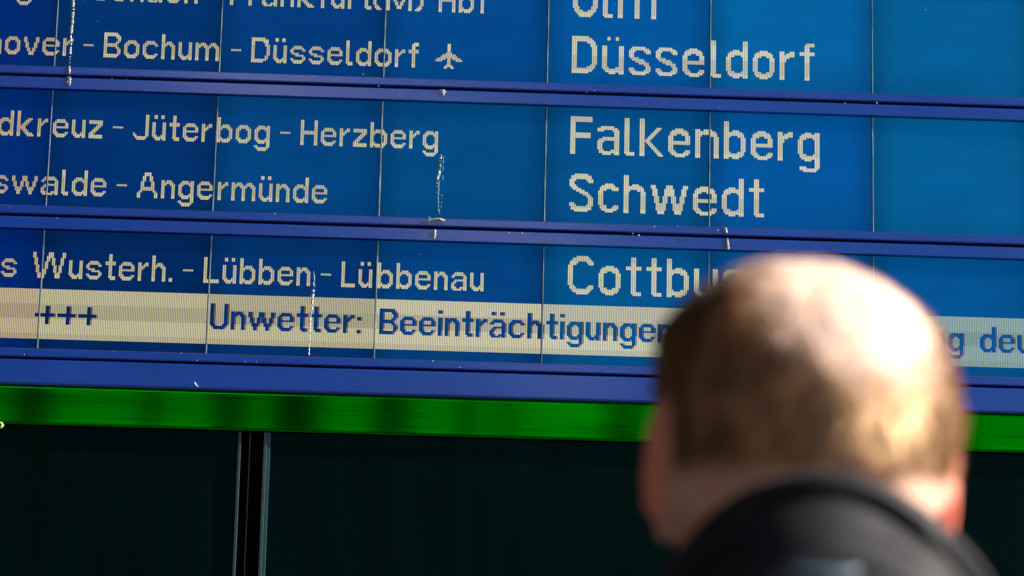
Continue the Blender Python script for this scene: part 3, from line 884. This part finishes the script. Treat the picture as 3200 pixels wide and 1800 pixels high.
# ---- jacket
m_jack = mat('jacket_cloth', (0.010, 0.010, 0.014), 0.60, spec=0.14)
bsdf(m_jack).inputs['Sheen Weight'].default_value = 0.12
bsdf(m_jack).inputs['Sheen Roughness'].default_value = 0.4
noise_color(m_jack, (0.003, 0.004, 0.008), (0.014, 0.014, 0.018), 30, 5, bump=0.12, bscale=1500)
bm = bmesh.new()
ell(bm, (0, -0.022, 1.385), (0.215, 0.118, 0.078), T)
ell(bm, (0, -0.030, 1.435), (0.130, 0.095, 0.060), T)
cap(bm, (0, -0.03, 1.30), (0, 0, 1.02), 0.195, 0.175, TS)
cap(bm, (0, 0, 1.02), (0, 0, 0.88), 0.175, 0.190, TS)
for s in (-1, 1):
    cap(bm, (0.180 * s, -0.02, 1.395), (0.222 * s, -0.03, 1.10), 0.068, 0.054, T)
    cap(bm, (0.222 * s, -0.03, 1.10), (0.228 * s, 0.028, 0.865), 0.053, 0.040, T)
jacket = remeshed('jacket', bm, 0.007, 5, m_jack, person)

# collar: a stand-up funnel, high at the nape and falling to the sides, folded and creased
def collar():
    bm = bmesh.new()
    nphi, rings = 96, []
    prof = [(-0.011, -0.004), (-0.0095, 0.0010), (-0.0045, 0.0030), (0.0, 0.0010), (0.0016, -0.005), (0.0010, -0.0085), (-0.0012, -0.0105), (0.0012, -0.0130), (0.0042, -0.018), (0.0068, -0.026), (0.0095, -0.034), (0.0125, -0.042), (0.0165, -0.052), (0.021, -0.062), (0.027, -0.074), (0.038, -0.092)]
    rows_ = []
    for dr, dz in prof:
        ring = []
        for i in range(nphi):
            ph = 2 * math.pi * i / nphi           # 0 = nape (towards the camera)
            cx, cy = math.sin(ph), -math.cos(ph)
            zt = 1.5625 - 0.095 * (1 - math.cos(ph)) if math.cos(ph) > -0.2 else 1.5625 - 0.114
            kx = 0.088 + (0.020 if cx > 0 else 0.0) * abs(cx)
            rx, ry = kx + dr, 0.092 + dr
            depth = max(0.0, -dz)
            wr = 0.0012 * math.sin(ph * 7 + depth * 90) * min(1, depth / 0.02) + 0.0012 * math.sin(ph * 3 - depth * 190 + 1.3) * min(1, depth / 0.015)
            if cx > 0.05: wr += 0.0055 * math.sin(depth * 330 - ph * 4.5 + 1.2 * math.sin(ph * 5)) * min(1, depth / 0.012) * min(1, cx * 2)
            z = zt + dz * (1.0 if dz > -0.02 else 1.0)
            ring.append(bm.verts.new((HC.x - 0.003 + cx * (rx + wr), HC.y - 0.018 + cy * (ry + wr), z + 0.0004 * math.sin(ph * 7))))
        rows_.append(ring)
    for a, b in zip(rows_[:-1], rows_[1:]):
        for i in range(nphi):
            j = (i + 1) % nphi
            bm.faces.new((a[i], a[j], b[j], b[i]))
    bmesh.ops.recalc_face_normals(bm, faces=bm.faces[:])
    me = bpy.data.meshes.new('collar'); bm.to_mesh(me); bm.free()
    for p in me.polygons: p.use_smooth = True
    o = bpy.data.objects.new('collar', me); COL.objects.link(o); me.materials.append(m_jack)
    sb = o.modifiers.new('s', 'SUBSURF'); sb.levels = sb.render_levels = 2
    o.parent = jacket; o.location = -parent_world(jacket)
    return o
col_o = collar()
tagm = mat('hanger_tape', (0.02, 0.06, 0.085), 0.5)
bm = bmesh.new()
c0 = Vector((HC.x - 0.022, HC.y - 0.1340, 1.5080))
tube(bm, [c0 + Vector((0.0, 0.006, 0.006)), c0 + Vector((0.002, 0.0, 0.004)), c0 + Vector((0.012, -0.001, 0.003)), c0 + Vector((0.026, -0.001, 0.0035)), c0 + Vector((0.031, 0.004, 0.006))], [0.0022, 0.003, 0.0034, 0.003, 0.002], 8)
o = from_bm('hanger_loop', bm, tagm, jacket, smooth=True)

bm = bmesh.new()
m_tr = mat('trousers_cloth', (0.02, 0.025, 0.04), 0.8)
ell(bm, (0, 0.0, 0.90), (0.180, 0.128, 0.10), T)
for s in (-1, 1):
    cap(bm, (0.085 * s, 0.0, 0.88), (0.096 * s, 0.01, 0.50), 0.094, 0.070, T)
    cap(bm, (0.096 * s, 0.01, 0.50), (0.100 * s, -0.005, 0.07), 0.069, 0.058, T)
remeshed('trousers', bm, 0.008, 4, m_tr, person)
m_shoe = mat('shoe_leather', (0.02, 0.018, 0.016), 0.4)
for s in (-1, 1):
    bm = bmesh.new()
    ell(bm, (0.103 * s, 0.055, 0.045), (0.050, 0.135, 0.040), T)
    ell(bm, (0.103 * s, -0.01, 0.075), (0.048, 0.058, 0.050), T)
    box_bm(bm, HC.x + 0.103 * s - 0.045, HC.x + 0.103 * s + 0.045, HC.y - 0.065, HC.y + 0.175, 0.002, 0.028)
    remeshed('shoe', bm, 0.006, 3, m_shoe, person)

# ------------------------------------------------------------------ added, unseen surroundings that shape reflections and shade
m_roofu = mat('canopy_soffit', (0.05, 0.05, 0.055), 0.8)
m_fascia = mat('canopy_fascia', (0.72, 0.72, 0.74), 0.6)
m_post = mat('post_paint', (0.012, 0.014, 0.018), 0.6, spec=0.2)
def canopy():  # added out of view: dark soffit and bright edge to reflect in the rails
    root = empty('platform_canopy', (-6.0, -12.0, 0), 'dark platform canopy with a pale sunlit fascia, standing behind the camera', 'canopy')
    A = Vector((-1.3, -7.0)); Bv = Vector((2.3, -18.6))
    d = (Bv - A).normalized(); n = Vector((-d.y, d.x))      # towards +x
    if n.x < 0: n = -n
    bm = bmesh.new()
    far = 15.0
    pts = [A - n * 0.10, Bv - n * 0.10, Bv - n * far, A - n * far]
    lo = [bm.verts.new((p.x, p.y, 5.95)) for p in pts]; hi = [bm.verts.new((p.x, p.y, 6.30)) for p in pts]
    bm.faces.new(lo); bm.faces.new(hi[::-1])
    for i in range(4):
        j = (i + 1) % 4
        bm.faces.new((lo[i], hi[i], hi[j], lo[j]))
    bmesh.ops.recalc_face_normals(bm, faces=bm.faces[:])
    from_bm('roof', bm, m_roofu, root)
    bm = bmesh.new()
    pts = [A, Bv, Bv - n * 0.09, A - n * 0.09]
    lo = [bm.verts.new((p.x, p.y, 5.60)) for p in pts]; hi = [bm.verts.new((p.x, p.y, 6.90)) for p in pts]
    bm.faces.new(lo); bm.faces.new(hi[::-1])
    for i in range(4):
        j = (i + 1) % 4
        bm.faces.new((lo[i], hi[i], hi[j], lo[j]))
    bmesh.ops.recalc_face_normals(bm, faces=bm.faces[:])
    from_bm('fascia', bm, m_fascia, root)  # bright strip added to put pale highlights on the rails
    return root
canopy()
m_brick = mat('dark_render', (0.05, 0.045, 0.04), 0.9)
noise_color(m_brick, (0.035, 0.032, 0.03), (0.07, 0.062, 0.055), 2, 6)
def station():  # added walls and roof that keep skylight off the head
    root = empty('station_building', (0, 6, 0), 'dark station building that carries the board and rises above the frame', 'building')
    box('wall', -14, -1.31, 0.05, 0.6, 0.0, 11.0, m_brick, root)
    box('wall', 2.56, 16, 0.05, 0.6, 0.0, 11.0, m_brick, root)
    box('wall', -1.31, 2.56, 0.165, 0.6, 0.0, 11.0, m_brick, root)
    box('side_wing', -9.0, -8.0, -34, 0.05, 0.0, 13.0, m_brick, root)  # unseen wall added to block skylight from the left
    box('awning', -9.0, 4.2, -7.2, 0.05, 8.0, 8.3, m_brick, root)  # unseen roof added to block skylight from overhead
    box('back_wall', -14, 16, 6.0, 6.4, 0.0, 10.6, m_brick, root)
station()
# added, unseen posts whose reflections make the dark bars in the green band
POSTL = ['dark steel post mirrored as the dark bar nearest the left end of the green band',
 'slim dark post mirrored in the green band just left of the dark wall joint', 'thin dark post mirrored in the green band straight above the wall joint',
 'dark post mirrored in the green band right of the wall joint', 'widest dark post, mirrored as the darkest bar under the middle of the green band',
 'thinnest dark post mirrored in the green band under Beeinträchtigungen', 'dark post mirrored in the green band well left of the ear',
 'dark post mirrored in the green band beside the left ear', 'stout dark post mirrored in the green band right of the head']
for i, (px, wd) in enumerate(((105, 0.13), (455, 0.06), (690, 0.12), (925, 0.16), (1225, 0.12), (1470, 0.06), (1590, 0.05), (1960, 0.13), (3010, 0.22))):
    xb = on_plane(px, 1270, -0.0045).x
    X = CAM.x + (xb - CAM.x) * (4.80 + 11.5) / 4.80
    bm = bmesh.new()
    bmesh.ops.create_cone(bm, cap_ends=True, segments=16, radius1=wd, radius2=wd * 0.85, depth=7.2, matrix=Matrix.Translation((0, 0, 3.6)))
    bmesh.ops.create_cone(bm, cap_ends=True, segments=16, radius1=wd * 1.5, radius2=wd * 1.4, depth=0.3, matrix=Matrix.Translation((0, 0, 0.152)))
    o = from_bm('platform_post', bm, m_post, None, smooth=False, loc=Vector((X, -11.5 - 0.4 * (i % 3), 0)))
    tag(o, POSTL[i], 'post', 'dark posts mirrored in the green band')

print('objects', len(bpy.data.objects))
